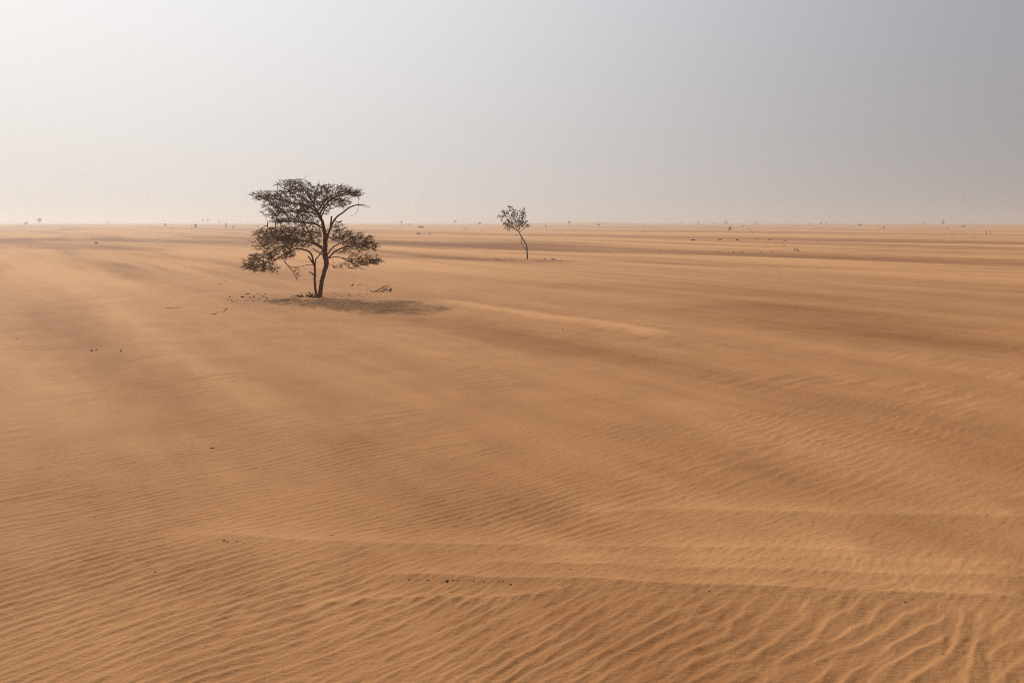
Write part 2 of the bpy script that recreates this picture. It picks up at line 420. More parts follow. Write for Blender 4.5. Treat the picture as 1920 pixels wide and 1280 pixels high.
def grow(sk_pts, sk_len, targets, step=.10, lenw=.35, bow=.10, rnd=random):
    """joins each target to the growing tree; returns nodes, parents, tip index of each target"""
    pos = [np.array(p) for p in sk_pts]; par = [-1] * len(pos); ln = list(sk_len)
    A = np.array(pos); Ln = np.array(ln)
    cap = len(A) + len(targets) * 24; buf = np.zeros((cap, 3)); bl = np.zeros(cap); n = len(A); buf[:n] = A; bl[:n] = Ln
    T = np.array(targets); d0 = np.array([np.min(np.linalg.norm(A - t, axis=1)) for t in T])
    tips = []
    for ti in np.argsort(d0):
        t = T[ti]; d = np.linalg.norm(buf[:n] - t, axis=1)
        k = int(np.argmin(d + lenw * bl[:n])); s_ = buf[k].copy(); L_ = d[k]; m_ = min(20, max(1, int(L_ / step)))
        side_ = np.array([rnd.uniform(-1, 1), rnd.uniform(-1, 1), rnd.uniform(-.3, .9)]) * L_ * bow
        p_ = k
        for q in range(1, m_ + 1):
            u = q / m_; x_ = s_ + (t - s_) * u + side_ * math.sin(math.pi * u) + np.array([rnd.uniform(-1, 1) for _ in range(3)]) * (.012 if q < m_ else 0)
            buf[n] = x_; bl[n] = bl[p_] + np.linalg.norm(x_ - buf[p_]); pos.append(x_); par.append(p_); p_ = n; n += 1
        tips.append(p_)
    return pos, par, tips
def twig_mesh(mb, pos, par, tips, nsk, r0=.0042, expo=.42, rmax=.03, sides=4):
    cnt = [0] * len(pos)
    for t in tips: cnt[t] += 1
    for i in range(len(pos) - 1, nsk - 1, -1): cnt[par[i]] += cnt[i]
    kids = {}
    for i in range(nsk, len(pos)): kids.setdefault(par[i], []).append(i)
    rad = lambda i: min(rmax, r0 * max(1, cnt[i]) ** expo)
    starts = [(par[i], i) for i in range(nsk, len(pos)) if par[i] < nsk or kids[par[i]][0] != i]
    for a, i in starts:
        ch = [pos[a], pos[i]]; rs = [rad(i), rad(i)]; k = i
        while k in kids: k = kids[k][0]; ch.append(pos[k]); rs.append(rad(k))
        rs[-1] *= .6
        mb.tube(ch, rs, sides)

# ------------------------------------------------------------------ the umbrella acacia
TB = ground(600, 557); TY = TB[1]
def tp(px, py, dy=0.): p = on_plane(px, py, TY); p[1] += dy; return p
acacia = thing('acacia_tree', 'large flat-topped green-brown acacia tree with two trunks and a wide layered crown', 'tree', TB)
def limb(name, pts, widths, depth=(0,), label=None, sides=9, step=.08, parent=acacia, m_=None, wob=.10):
    """pts in photo pixels, widths in photo pixels; depth = how far it reaches back (+) or forward (-)"""
    n = len(pts); dv = [depth[0] if len(depth) == 1 else np.interp(i / (n - 1), np.linspace(0, 1, len(depth)), depth) for i in range(n)]
    P = [tp(x, y, d) for (x, y), d in zip(pts, dv)]; px = TY / F_PX
    Rr = [widths[0] * .5 * px if len(widths) == 1 else np.interp(i / (n - 1), np.linspace(0, 1, len(widths)), widths) * .5 * px for i in range(n)]
    o, r = smooth_line(P, Rr, step); mb = MB()
    for k in range(1, len(o) - 1): o[k] = o[k] + Vector((random.uniform(-1, 1), random.uniform(-1, 1), 0)) * r[k] * .14
    mb.tube(o, r, sides, wob)
    ob = mb.build(name, m_ or BARK, parent, TB, True)
    if label: ob['label'] = label
    SK.extend([np.array(q) for q in o]); return o
SK = []
SKIP = len(SK)
limb('trunk', [(598, 561), (600, 553), (602, 540), (604, 524), (608, 510), (611, 500), (612, 491), (609, 481), (608, 468), (609, 453), (607, 437), (604.5, 422), (602.5, 414), (596, 401), (590, 392)],
     [10, 8.5, 8, 7.6, 7.6, 8.4, 9, 10, 9.5, 8, 6.5, 6, 5.4, 4.6, 4], (0, 0, .1, .1), sides=12, step=.06)
limb('trunk', [(596, 560), (595.5, 555), (592, 535), (592, 517), (592, 500), (589.5, 489), (587.5, 477), (583, 471), (572, 467), (562, 466), (550, 469), (541, 476), (523, 486), (506, 493), (488, 499)],
     [6.5, 5.2, 4.4, 4.2, 4, 3.6, 3.4, 3.1, 2.8, 2.6, 2.4, 2.2, 1.8, 1.5, 1.1], (-.1, -.15, -.35, -.7), 'thinner second trunk bending left below the crown')
NTR = len(SK)
limb('limb', [(609.5, 459), (613, 446), (615.5, 435.6), (620, 423), (627.5, 409), (634, 403), (641.5, 398), (650, 391), (659, 386.5), (668, 384), (675, 384), (684, 385)], [4.4, 4, 3.6, 3, 2.8, 2.4, 2, 1.6], (0, .2, .1), 'bare limb reaching right out of the upper crown')
limb('limb', [(684, 385), (690, 387), (694, 388), (690, 389.5), (680, 387), (673, 384.5)], [.8, .6, .5], (.1,), sides=5)
limb('limb', [(672, 374), (671, 385), (669, 396), (664, 403), (656, 405.5)], [.8, .7, .5], (.1,), sides=5)
limb('stub', [(618.5, 426), (619.5, 414), (620.5, 405)], [3.6, 3.2, 3], (.1,), 'broken upright stub')
limb('limb', [(592, 502), (592, 494), (592.5, 486), (597, 481), (601, 475), (606, 468)], [3, 2.4, 2], (-.1, 0))
limb('stub', [(588.5, 494), (584, 487), (579.5, 480)], [3, 3, 2.6], (-.1,), 'broken stub on the second trunk')
limb('stub', [(591, 516), (586, 511.5), (581, 509.5)], [2.6, 2.2, 1.8], (-.1,), 'short broken stub low on the second trunk')
limb('limb', [(589, 496), (578, 496), (566, 499.5), (553, 500.5), (541, 503)], [1.4, 1, .7], (-.1, -.3))
limb('limb', [(550, 470), (545, 480), (541.5, 488), (548, 496), (555.5, 504), (560, 511), (563, 517), (568, 524)], [1.6, 1.4, 1.1, .8], (-.5, -.6), 'broken hanging branch')
limb('limb', [(604, 478), (596, 471), (589, 465)], [2.2, 1.8, 1.4], (0, -.2))
limb('limb', [(612, 486), (620, 480), (627.5, 473), (636, 468), (644.7, 464.5), (655, 462), (666, 461.5), (678, 459), (690, 458), (700, 462), (710, 467)], [3.2, 2.8, 2.4, 2, 1.6, 1.2], (0, -.3, -.6))
limb('limb', [(613, 485), (628, 481.5), (643, 482.5), (653, 487), (663, 490), (674, 495), (684, 500), (692, 503)], [1.8, 1.8, 1.5, 1], (0, -.4, -.9))
limb('limb', [(643, 482), (662, 486), (680, 491), (700, 493), (716, 488)], [1.6, 1.4, 1], (-.3, -.3, .2))
limb('limb', [(613, 480), (617, 470), (624, 462), (636, 456), (650, 450), (664, 447), (680, 446)], [2.4, 2, 1.5, 1], (0, .4, 1.0))
limb('limb', [(604, 463), (597, 458), (590, 453), (588, 446), (587, 439), (584, 430), (580.6, 421.6), (574, 413), (568, 407)], [3.6, 3, 2.6, 2, 1.6], (0, -.4, -.8))
limb('limb', [(603, 427), (598, 423), (593, 420), (586, 418), (579, 418), (564, 417), (549, 415), (530, 416), (512, 417)], [3.4, 2.8, 2.4, 2, 1.4], (0, -.2, -.6))
limb('limb', [(606, 468), (594, 462), (580, 456), (562, 452), (540, 450), (515, 446), (492, 440)], [3, 2.6, 2, 1.4], (0, .5, 1.1))
limb('limb', [(602, 440), (590, 436), (570, 434), (550, 436), (525, 442)], [2.6, 2, 1.2], (0, .6, 1.3))
limb('limb', [(592, 396), (580, 388), (563, 383), (545, 379), (525, 374), (500, 371), (480, 369)], [3.6, 3, 2.2, 1.4], (0, -.1, -.3))
limb('limb', [(596, 402), (582, 398), (566, 396), (545, 396), (520, 397), (503, 396)], [3, 2.4, 1.6], (0, .5, .9))
limb('limb', [(592, 394), (586, 380), (577, 368), (568, 357), (560, 348), (552, 341)], [3.2, 2.4, 1.4], (0, .2, .5))
limb('limb', [(598, 404), (604, 392), (612, 380), (624, 370), (640, 363), (656, 361), (672, 361)], [3.4, 2.8, 2.2, 1.4], (0, .2, .2))
limb('limb', [(602, 412), (608, 400), (618, 388), (632, 383), (648, 382), (660, 384)], [2.4, 2, 1.2], (0, -.5, -1))
limb('limb', [(594, 398), (592, 385), (595, 370), (604, 357), (612, 347)], [3, 2.2, 1.2], (0, -.4, -1))
limb('limb', [(594, 398), (600, 384), (606, 372), (616, 362), (630, 356)], [2.6, 2, 1.2], (0, .6, 1.2))
limb('limb', [(592, 392), (580, 376), (566, 366), (548, 361), (530, 362)], [2.8, 2, 1.2], (0, -.6, -1.3))
limb('limb', [(563, 337.5), (567, 334), (570, 331.5), (572, 327)], [.9, .7, .5], (.2,), sides=5)
# crown pads, photo pixels: centre, half width, half height, weight, depth half width (m)
PADS = [(556, 349, 34, 12, 150, 1.0), (500, 368, 28, 9, 95, .6), (555, 373, 54, 17, 330, 1.5), (622, 362, 42, 15, 290, 1.4), (664, 362, 17, 6, 50, .5),
        (533, 400, 38, 13, 175, 1.2), (540, 415, 32, 5, 70, .8), (585, 392, 34, 13, 190, 1.5), (630, 380, 30, 8, 80, 1.2), (512, 385, 20, 9, 55, .8),
        (637, 424, 16, 9, 26, .5), (524, 439, 48, 12, 240, 1.3), (514, 456, 42, 14, 210, 1.2), (566, 449, 36, 16, 190, 1.4), (488, 488, 32, 13, 150, .8),
        (471, 499, 18, 6, 45, .4), (524, 476, 32, 9, 100, .8), (500, 504, 26, 6, 55, .6), (557, 508, 12, 9, 8, .2), (634, 441, 26, 10, 95, 1.0),
        (670, 449, 30, 12, 120, 1.1), (690, 461, 22, 8, 70, .7), (652, 466, 30, 10, 60, .8), (680, 487, 33, 9, 95, .8), (703, 490, 14, 5, 35, .4),
        (645, 499, 26, 6, 24, .5), (578, 414, 30, 12, 110, 1.1), (550, 430, 30, 8, 60, 1.2), (600, 436, 18, 8, 30, 1.2)]
targets = []; rr = random.Random(3)
for cx, cy, hw, hh, n, dz in PADS:
    for _ in range(int(n * .9)):
        while True:
            u, v, q = rr.uniform(-1, 1), rr.uniform(-1, 1), rr.uniform(-1, 1)
            if u * u + v * v + q * q < 1: break
        targets.append(tp(cx + u * hw, cy + v * hh * 1.15, q * dz))
sk_len = [0.0] * len(SK)
root = np.array(TB)
sk_len = [.25 * np.linalg.norm(p - root) for p in SK]
usable = [i for i, p in enumerate(SK) if p[2] - TB[2] > 1.15]
pos, par, tips = grow([SK[i] for i in usable], [sk_len[i] for i in usable], targets, .10, .35, .10, rr)
mb = MB(); twig_mesh(mb, pos, par, tips, len(usable), .0036, .43, .024)
tw = mb.build('twigs', BARK, acacia, TB); tw['kind'] = 'stuff'
axis_x = tp(602, 450)[0]
mb = MB()
for t in tips:
    p = Vector(pos[t]); q = Vector(pos[par[t]]); d = (p - q).normalized()
    outw = Vector((p.x - axis_x, (p.y - TY) * .8, 0)); outw = outw.normalized() if outw.length > .01 else Vector((1, 0, 0))
    hi = (p.z - TB.item(2))
    rise = .28 if hi > 2.3 else (-.12 if p.x < axis_x else .12)
    for s_ in range(4):
        dd = (outw * .9 + Vector((0, 0, rise)) + d * .5 + Vector((rr.gauss(0, .35), rr.gauss(0, .5), rr.gauss(0, .34)))).normalized()
        ln = rr.uniform(.10, .22); st = p - dd * ln * rr.uniform(.2, .7)
        mb.tube([st, st + dd * ln * .5 + Vector((0, 0, .006)), st + dd * ln], [.003, .0026, .0015], 3)
        nb = rr.randint(4, 7)
        for b in range(nb):
            u = (b + rr.random()) / nb
            sd = Vector((rr.gauss(0, 1), rr.gauss(0, 1), rr.gauss(0, .6)))
            mb.blade(st + dd * ln * u, dd * .9 + sd * .55, Vector((rr.gauss(0, .4), rr.gauss(0, .4), 1)), rr.uniform(.026, .046), rr.uniform(.011, .018))
fo = mb.build('foliage', LEAF, acacia, TB); fo['kind'] = 'stuff'

# ------------------------------------------------------------------ the leaning sapling
SB = ground(988.5, 486); SY = SB[1]
sapling = thing('sapling', 'thin leaning young tree with a bent bare trunk and sparse broad-leaved crown', 'tree', SB)
SK = []
def limb2(name, pts, widths, depth=(0,), label=None, sides=7):
    global TY
    old = TY; TY = SY
    n0 = len(SK)
    dv = [np.interp(i / (len(pts) - 1), np.linspace(0, 1, len(depth)), depth) if len(depth) > 1 else depth[0] for i in range(len(pts))]
    P = [tp(x, y, d) for (x, y), d in zip(pts, dv)]; px = SY / F_PX
    Rr = [np.interp(i / (len(pts) - 1), np.linspace(0, 1, len(widths)), widths) * .5 * px for i in range(len(pts))]
    o, r = smooth_line(P, Rr, .12); mb = MB(); mb.tube(o, r, sides, .1)
    ob = mb.build(name, BARK2, sapling, SB, True)
    if label: ob['label'] = label
    SK.extend([np.array(q) for q in o]); TY = old
limb2('trunk', [(988.7, 487.5), (989, 483), (988.2, 472), (987.5, 461), (982, 451), (976.4, 442), (973.5, 435)], [3.4, 2.7, 2.5, 2.4, 2, 1.8])
limb2('limb', [(973.5, 435), (970, 432), (966.6, 430), (962, 427.5), (957, 425.5), (952, 423)], [1.6, 1.4, 1], (0, -.2))
limb2('limb', [(973.5, 435), (972.5, 429.5), (970, 424), (967, 417), (963, 409), (961, 400), (958, 392)], [1.4, 1, .7], (0, .1, .2))
limb2('limb', [(973, 433), (974, 427), (975, 420), (977, 412), (979, 402), (982, 394)], [1.2, 1, .7], (0, -.2))
limb2('limb', [(975.5, 436), (977, 432), (981, 430), (984, 427), (988, 424)], [.9, .8, .6], (0, .3))
limb2('limb', [(966, 414), (958, 410), (950, 405), (943, 404), (935, 405)], [.9, .8, .6], (0, .2))
limb2('limb', [(966.5, 430), (960, 420), (953, 412), (948, 404), (944, 398)], [1, .8, .6], (-.1, -.4))
limb2('limb', [(977, 418), (981, 414), (984, 408), (986, 400)], [.9, .8, .6], (-.1, .4))
limb2('limb', [(978.5, 445), (977.5, 450), (978, 457), (981, 462), (985.5, 467)], [1, .9, .8], (0,), 'thin side shoot looping beside the trunk')
limb2('limb', [(972, 439), (969, 440), (967, 442)], [.8, .6], (0,))
TY_ = TY; TY = SY
mb = MB(); lf = MB(); rs = random.Random(8)
CL = [(943, 397, 3), (946, 400, 3), (949, 400, 3), (952, 401, 2), (935, 405, 3), (938, 405, 1), (939, 409, 1), (943, 408.5, 3), (941, 414, 2), (944, 418, 2), (948, 405.5, 3),
      (955, 387.5, 2), (958, 391, 3), (955.5, 395.5, 2), (962, 395.5, 3), (963, 401, 4), (961.5, 405, 4), (966, 398.5, 1), (973, 395.5, 3), (969, 402, 2), (976, 399, 1), (982, 393.5, 3),
      (980.5, 399, 3), (980.5, 403, 3), (983, 406, 2), (975, 404, 3), (971, 407, 2), (973, 410, 3), (979, 409, 3), (977, 414, 4), (967, 413, 2), (957, 407, 2), (954, 413, 3), (956, 418, 4),
      (951, 414, 2), (947, 420, 2), (949, 422, 5), (953, 424, 6), (955, 427, 4), (951, 425, 4), (960, 424, 3), (965, 417, 2), (971, 416, 4), (973, 419, 4), (969, 422, 3), (969, 427, 3), (963, 428, 2),
      (977, 424, 3), (981, 421, 4), (984, 417, 3), (986, 415, 2), (979, 426, 2), (988, 424.5, 4), (990, 423, 3), (964, 408, 2), (983, 399, 1), (967, 395, 1), (959, 413, 2), (975, 421, 2), (960, 418, 2), (978, 419, 2)]
tg = [tp(x, y, rs.uniform(-.55, .55)) for x, y, n in CL]
use = [i for i, p in enumerate(SK) if p[2] - SB[2] > 1.9]
pos, par, tips = grow([SK[i] for i in use], [.2 * np.linalg.norm(SK[i] - SB) for i in use], tg, .12, .3, .10, rs)
twig_mesh(mb, pos, par, tips, len(use), .007, .35, .02)
order = np.argsort([0] * len(tg))
for t in tips:
    p = Vector(pos[t]); k = min(range(len(tg)), key=lambda i: (Vector(tg[i]) - p).length); n = CL[k][2]
    for _ in range(n * 4):
        d = Vector((rs.gauss(0, 1), rs.gauss(0, 1), rs.gauss(.3, .7)))
        c = p + Vector((rs.gauss(0, 1), rs.gauss(0, 1), rs.gauss(0, 1))) * (.018 + .016 * n)
        lf.blade(c, d, Vector((rs.gauss(0, 1), rs.gauss(0, 1), rs.gauss(0, 1))), rs.uniform(.10, .17), rs.uniform(.06, .09))
TY = TY_
o = mb.build('twigs', BARK2, sapling, SB); o['kind'] = 'stuff'
o = lf.build('foliage', LEAF2, sapling, SB); o['kind'] = 'stuff'

# ------------------------------------------------------------------ dead wood and stones round the acacia
def sticks(name, label, cat, px, py, paths, m_=DEAD, sides=5, group=None, yoff=0, part='branch'):
    """a thing of bare branches: each path is [(dx, up, width)...] in photo pixels from the foot at px, py"""
    B = ground(px, py); s = B[1] / F_PX * 1.0
    root_ = thing(name, label, cat, B, group)
    for i, pth in enumerate(paths):
        rs_ = random.Random(hash((px, i)) % 99991); P = []; W = []
        back = rs_.uniform(-2, 2)
        for k, (dx, up, wd) in enumerate(pth):
            P.append(Vector((B[0] + dx * s, B[1] + back * s * 4 * k / max(1, len(pth)), B[2] + up * s))); W.append(wd * .5 * s)
        o, r = smooth_line(P, W, max(.03, 1.5 * s)); mb = MB(); mb.tube(o, r, sides, .12)
        mb.build(part, m_, root_, B)
    return root_
# brushwood heap drifted against the trunks
rh = random.Random(21); paths = []
for i in range(26):
    x0 = rh.uniform(-14, 20); a = rh.uniform(-1, 1); ln = rh.uniform(6, 15); cur = rh.uniform(-4, 4)
    paths.append([(x0, rh.uniform(-.5, 1), rh.uniform(.8, 1.5)), (x0 + a * ln * .5 + cur * .3, ln * .28 + abs(cur) * .3, 1.0), (x0 + a * ln, rh.uniform(.5, 8) if i % 2 else .5, .7)])
paths += [[(14, 0, 2.2), (12.5, 4, 2.4), (10, 7, 2.2), (7, 10, 1.4)], [(-28, 0, .9), (-22, 1.8, 1), (-20, 2.4, 1), (-8, 1.2, .8)], [(-5, 2, 1.2), (-8, 6, 1.2), (-10, 9, .8)]]
sticks('brushwood_heap', 'tangled heap of dead thorny twigs against the foot of the acacia', 'dead branches', 572, 557, paths)
# fallen bough
rh = random.Random(5)
paths = [[(-22, 0, 1.2), (-12, 1.5, 1.8), (-4, 5, 2), (4, 9, 1.6), (10, 9.5, 1)], [(-16, .5, .8), (-20, 5, .7), (-25, 6, .6), (-27, 2, .5)], [(-12, 0, .8), (0, 2, 1.2), (8, 5, 1.6), (16, 6, 1.2)],
         [(17, 2.5, 3.6), (19, 4.5, 3.6), (18, 7, 2.4)], [(-2, 5, 1), (5, 11, .8), (13, 13, .7), (18, 8, .8)], [(4, 3, 1), (10, 7, 1), (14, 10, .8), (12, 13, .5)], [(-8, 3, 1), (0, 7, 1), (8, 6, 1), (17, 5, 1.4)], [(0, 2, .9), (9, 2, .9), (17, 3, 1)],
         [(-2, 0, .7), (8, 2, .8), (12, 5, .7)]]
sticks('fallen_bough', 'twisted dead bough lying on the sand just beyond the shadow of the acacia', 'dead branch', 714, 548, paths)
sticks('dead_stick', 'short bent twig sticking up from the sand left of and nearer than the acacia', 'stick', 420, 586, [[(-1, 0, 1.2), (1, 3.5, 1.1), (4, 6, 1.6), (6, 8.5, 2)], [(-1, .3, .9), (-12, .5, .8), (-19, 0, 1)]])
sticks('dead_stick', 'low twig with a dark end lying left of the bent twig', 'stick', 403, 589, [[(-5, .3, 2), (-1, .6, 1.6), (6, .8, .8)]])
sticks('dead_stick', 'long thin dark twig lying on the sand farthest left of the acacia', 'stick', 325, 578, [[(-16, 0, .9), (-4, .7, .7), (8, 1, .7), (14, .2, .5)]])
sticks('dead_stick', 'short thick chunk of dead wood among the clods left of the acacia', 'stick', 464, 552, [[(-4, .4, 2), (0, 1.2, 1.8), (4, 1.6, 1.4)]])
sticks('dead_stump', 'small black pointed stump behind the right side of the acacia', 'stump', 661, 536, [[(-2, 0, 3.4), (.5, 1.8, 2.6), (1, 4, 1)], [(-4, .2, 1), (0, .5, 1)]], m_=STONE)
sticks('dead_stick', 'little wavy twig lying right of the black stump', 'stick', 674, 535.6, [[(-4, .3, .9), (0, 1.6, .9), (4, 1, .8)]])
sticks('dead_branch', 'bent dead branch arching out of the sand at the right, with a forked top', 'dead branch', 1498, 472.5,
       [[(.3, -.6, 1.6), (-.6, 1.6, 1.8), (-2.4, 4, 1.9), (-4.5, 5.2, 1.7), (-7, 4, 1.2), (-8.5, 3, .8)], [(-6, 4.4, 1), (-8, 5.6, .7), (-9, 6, .5)], [(-7, 3.5, .8), (-8, 1.5, .6), (-8.4, 0, .5)]])
sticks('dead_shrub', 'faint dead shrub stem bowed over in a thin arch, right of the dark bush', 'dead shrub', 1407, 435.5, [[(0, -.5, .8), (.2, 2.5, .8), (-1.5, 5.5, .7), (-4.5, 7.5, .6)], [(-1.5, 5.5, .5), (-1, 7, .4)]])
sticks('dead_shrub', 'small forked dead twig standing on the dark drift line at the right', 'dead shrub', 1443, 450.5, [[(0, -.3, .6), (1, 2, .6), (3.5, 6, .5)], [(.6, 1.2, .5), (3, 3.4, .5)], [(0, .5, .5), (-1.5, 4, .4)]])

def pebble(label, px, py, wpx, hpx, m_=STONE, group=None, name='stone', sink=.25, seed=None):
    B = ground(px, py); s = np.linalg.norm(B - np.array([0, 0, EYE])) / F_PX
    mb = MB(); sx = wpx * .5 * s; sz = hpx * .5 * s
    mb.rock((0, 0, sz * (1 - sink)), sx, max(sx * .7, sz), sz, seed if seed is not None else int(px * 7 + py))
    mb.rock((sx * .5, 0, sz * (.6 - sink)), sx * .6, sx * .5, sz * .7, int(px * 3 + py))
    o = mb.build(name, m_, None, None); o.location = B
    return tag(o, label, 'stone' if name == 'stone' else 'clod', group)
# clods left of the acacia (crop x/8.727+400, y/8.727+520)
cl = [(268, 322, 30, 14), (475, 325, 55, 26), (565, 278, 75, 16), (715, 265, 35, 12), (600, 330, 36, 20), (662, 328, 32, 18), (820, 314, 62, 16), (840, 272, 30, 12), (878, 350, 28, 20), (292, 376, 24, 14),
      (318, 399, 40, 10), (235, 356, 36, 10), (652, 392, 28, 16), (735, 380, 22, 14), (565, 374, 22, 10), (520, 384, 28, 10), (875, 385, 24, 12), (770, 285, 24, 9), (385, 382, 22, 9), (1015, 346, 34, 12),
      (1100, 368, 30, 12), (1160, 366, 26, 16), (1222, 370, 38, 22), (1322, 334, 26, 14), (660, 298, 60, 8), (320, 296, 22, 9), (760, 352, 44, 9), (840, 388, 24, 10), (100, 114, 38, 12), (198, 62, 26, 10), (1850, 260, 18, 9), (1380, 300, 20, 10),
      (545, 322, 24, 8), (700, 372, 26, 8), (690, 300, 30, 7)]
for k, (x, y, a, b) in enumerate(cl):
    pebble({1: 'biggest dark clod left of the acacia, shaped like a little mound', 2: 'long flat dark clod above and right of the biggest clod', 6: 'wide flat clod near the right end of the scatter left of the acacia', 8: 'dark upright clod at the right end of the scatter left of the acacia', 22: 'dark clod just below the brushwood heap at the acacia foot', 28: 'pale brown clod lying farthest up and left of the acacia scatter'}.get(k, 'dark crumbly clod, one of many scattered on the sand left of the acacia'), x / 8.727 + 400, y / 8.727 + 520.5, a / 8.727, b / 8.727 * 1.1, CLOD if k % 3 else STONE, 'clods scattered left of the acacia', 'clod')
rc = random.Random(77)
for k in range(26):
    x = rc.uniform(620, 690); y = 553 + (x - 655) * .0 + rc.gauss(0, 2.2)
    pebble('tiny brown clod, one of many in the litter right of the acacia trunk', x, y, rc.uniform(1.4, 3.2), rc.uniform(.9, 1.5), CLOD, 'clods in the litter right of the acacia', 'clod')
for (x, y, a, b, lb) in [(180, 456, 7, 2.4, 'lone dark stone on the far left sand, beyond the acacia'), (171.5, 658, 4.5, 2.6, 'left of two neighbouring dark stones on the mid left sand'), (180, 656.5, 3.6, 2.2, 'right of two neighbouring dark stones on the mid left sand'),
        (227, 658.5, 4.2, 2.6, 'single dark stone right of the pair on the mid left sand'), (1187.5, 667.5, 2.6, 2.2, 'tiny dark stone right of the end of the pale sand tail'), (1055, 617, 2, 1.8, 'tiny dark speck of stone just below the pale sand tail'),
        (31, 635.5, 2, 1.4, 'tiny stone near the left edge of the photo, mid height'), (397, 841, 8, 2.4, 'sand-coloured flat clod on the rippled sand at centre left'), (257, 860, 0, 0, '')]:
    if a: pebble(lb, x, y, a, b, STONE if 'sand-coloured' not in lb else CLOD)
for (x, y, a, b) in [(1375, 472.7, 3.2, 1.8), (1391.5, 472, 3.2, 1.8), (1426.5, 473.5, 3.2, 1.8), (1448, 472.6, 2.6, 1.4), (1267, 469.5, 2, 1.3), (1238.5, 468.5, 1.8, 1.2)]:
    pebble('small dark stone in the loose row of stones at mid distance right', x, y, a, b, STONE, 'row of dark stones at mid distance right')
for (x, y, a, b, lb) in [(1533.5, 453.4, 3, 1.8, 'lone dark stone at the right end of the dark drift line'), (1470, 461.4, 4, 1.2, 'flat brown clod between the drift line and the stone row'), (1419, 449.4, 5, 2, 'dark lump at the middle of the dark drift line on the right'),
        (1441, 451, 3, 1.8, 'small stone at the foot of the forked dead twig'), (1254, 451.4, 2.4, 1.2, 'small stone at the left end of the dark drift line'), (1472, 451.5, 6, 1.2, 'low flat lump right of the forked dead twig'), (1207, 435, 3, 2.4, 'faint far lump just right of the skyline rise')]:
    pebble(lb, x, y, a, b, STONE)
# foreground bits
fg = [(420, 1013.5, 7, 2.6), (426, 1016.5, 4, 2.6), (444, 1015.5, 3.4, 2.4), (458, 1019, 2.6, 1.8), (132, 1014.5, 3.4, 2.4), (192, 999.5, 5, 1.8), (198.5, 1006, 4, 2.4), (179, 970, 3, 1.6), (414.5, 1045.5, 3.4, 2), (291, 1074, 7, 2.6),
      (820, 950, 4.4, 2.2), (832, 936, 2.6, 2), (800, 972, 2.6, 2), (1240, 896, 3, 2.2), (1139.5, 930, 2.4, 1.6), (848, 864, 2.4, 2), (1523, 978, 3.6, 2), (1469, 1048, 3.6, 2), (1330, 1109, 4, 2.6), (1335, 1116, 3, 1.6), (1655, 1123.5, 4, 2), (1697, 1130, 4.6, 2.4),
      (1709, 874.5, 3, 1.8), (1645, 877.5, 2.6, 1.6), (1514, 871, 2.4, 1.8), (1384, 822, 2.2, 1.4), (1450.5, 855, 3.2, 1.6), (910, 1167.5, 4, 2), (1222, 1254.5, 5, 2), (1374, 1202, 5, 1.8), (1769, 1226.5, 5, 2.2), (1882, 979, 4, 1.6), (1870, 1060, 4, 1.8),
      (1742, 1049.5, 2.6, 1.6), (892, 1038, 3, 1.8), (1056, 1099, 3, 1.6), (1028, 1072, 3.4, 1.4), (1071, 1067, 3.4, 1.6), (1098, 1066, 3.4, 1.4), (1192, 1106.5, 3, 1.6), (1250, 1111.5, 3.4, 1.6), (395, 1185, 3, 1.8), (235, 1112, 4, 1.6), (1268, 1039, 2.4, 1.4), (657, 1020, 3, 1.8), (623, 1003.5, 3.6, 1.6)]
FG = {0: 'largest of four dark stones on the left part of the upper foreground ledge', 9: 'dark flat stone in the rippled left foreground below the four ledge stones', 10: 'dark stone at the left edge of the ripple patch in the centre', 32: 'dark stone near the bottom edge in the centre right', 34: 'dark stone among the large ripples in the bottom right corner', 18: 'dark stone just below the foreground ledge where it crosses right of centre', 15: 'single dark stone in the smooth sand above the centre ripple patch'}
for k, (x, y, a, b) in enumerate(fg):
    pebble(FG[k] if k in FG else 'tiny dark grit stone, one of many dotted over the foreground sand', x, y, a * .75, b * .75, STONE, 'grit stones dotted over the foreground', sink=.1)
fl = [(737, 1087.5, 4, 2), (766, 1087.8, 5.5, 3), (802, 1088.4, 8, 2.2), (838, 1089, 11, 3), (849, 1088.6, 9, 2.2), (838, 1092, 5, 3), (858, 1088, 6, 1.6), (888, 1090.5, 5, 2), (908, 1090.4, 5, 2.4), (943, 1089, 5, 1.6), (957, 1095.5, 8, 2), (808, 1094, 4, 1.6), (986, 1088, 4, 1.8), (753, 1090, 4, 1.4), (935, 1081, 3.4, 1.6)]
FL = {0: 'dark chip at the left end of the row under the centre foreground ledge', 1: 'small black round chip second from the left under the centre ledge', 2: 'flat black chip third from the left under the centre ledge', 3: 'largest black chip under the sharp sand ledge in the centre foreground', 10: 'elongated dark chip at the right end of the row under the centre ledge'}
for k, (x, y, a, b) in enumerate(fl):
    pebble(FL[k] if k in FL else 'dark chip showing under the sharp sand ledge in the centre foreground', x, y, a * .7, b * .55, STONE, 'dark chips under the foreground ledge', sink=.1)
rc = random.Random(12)
for k in range(30):
    x = rc.uniform(1270, 1800); y = 1114 + (x - 1270) * .014 + abs(rc.gauss(0, 4.5))
    pebble('tiny brown crumb in the rough strip under the right foreground ledge', x, y, rc.uniform(1.6, 3.2), rc.uniform(.7, 1.2), CLOD, 'crumbs under the right foreground ledge', 'clod')

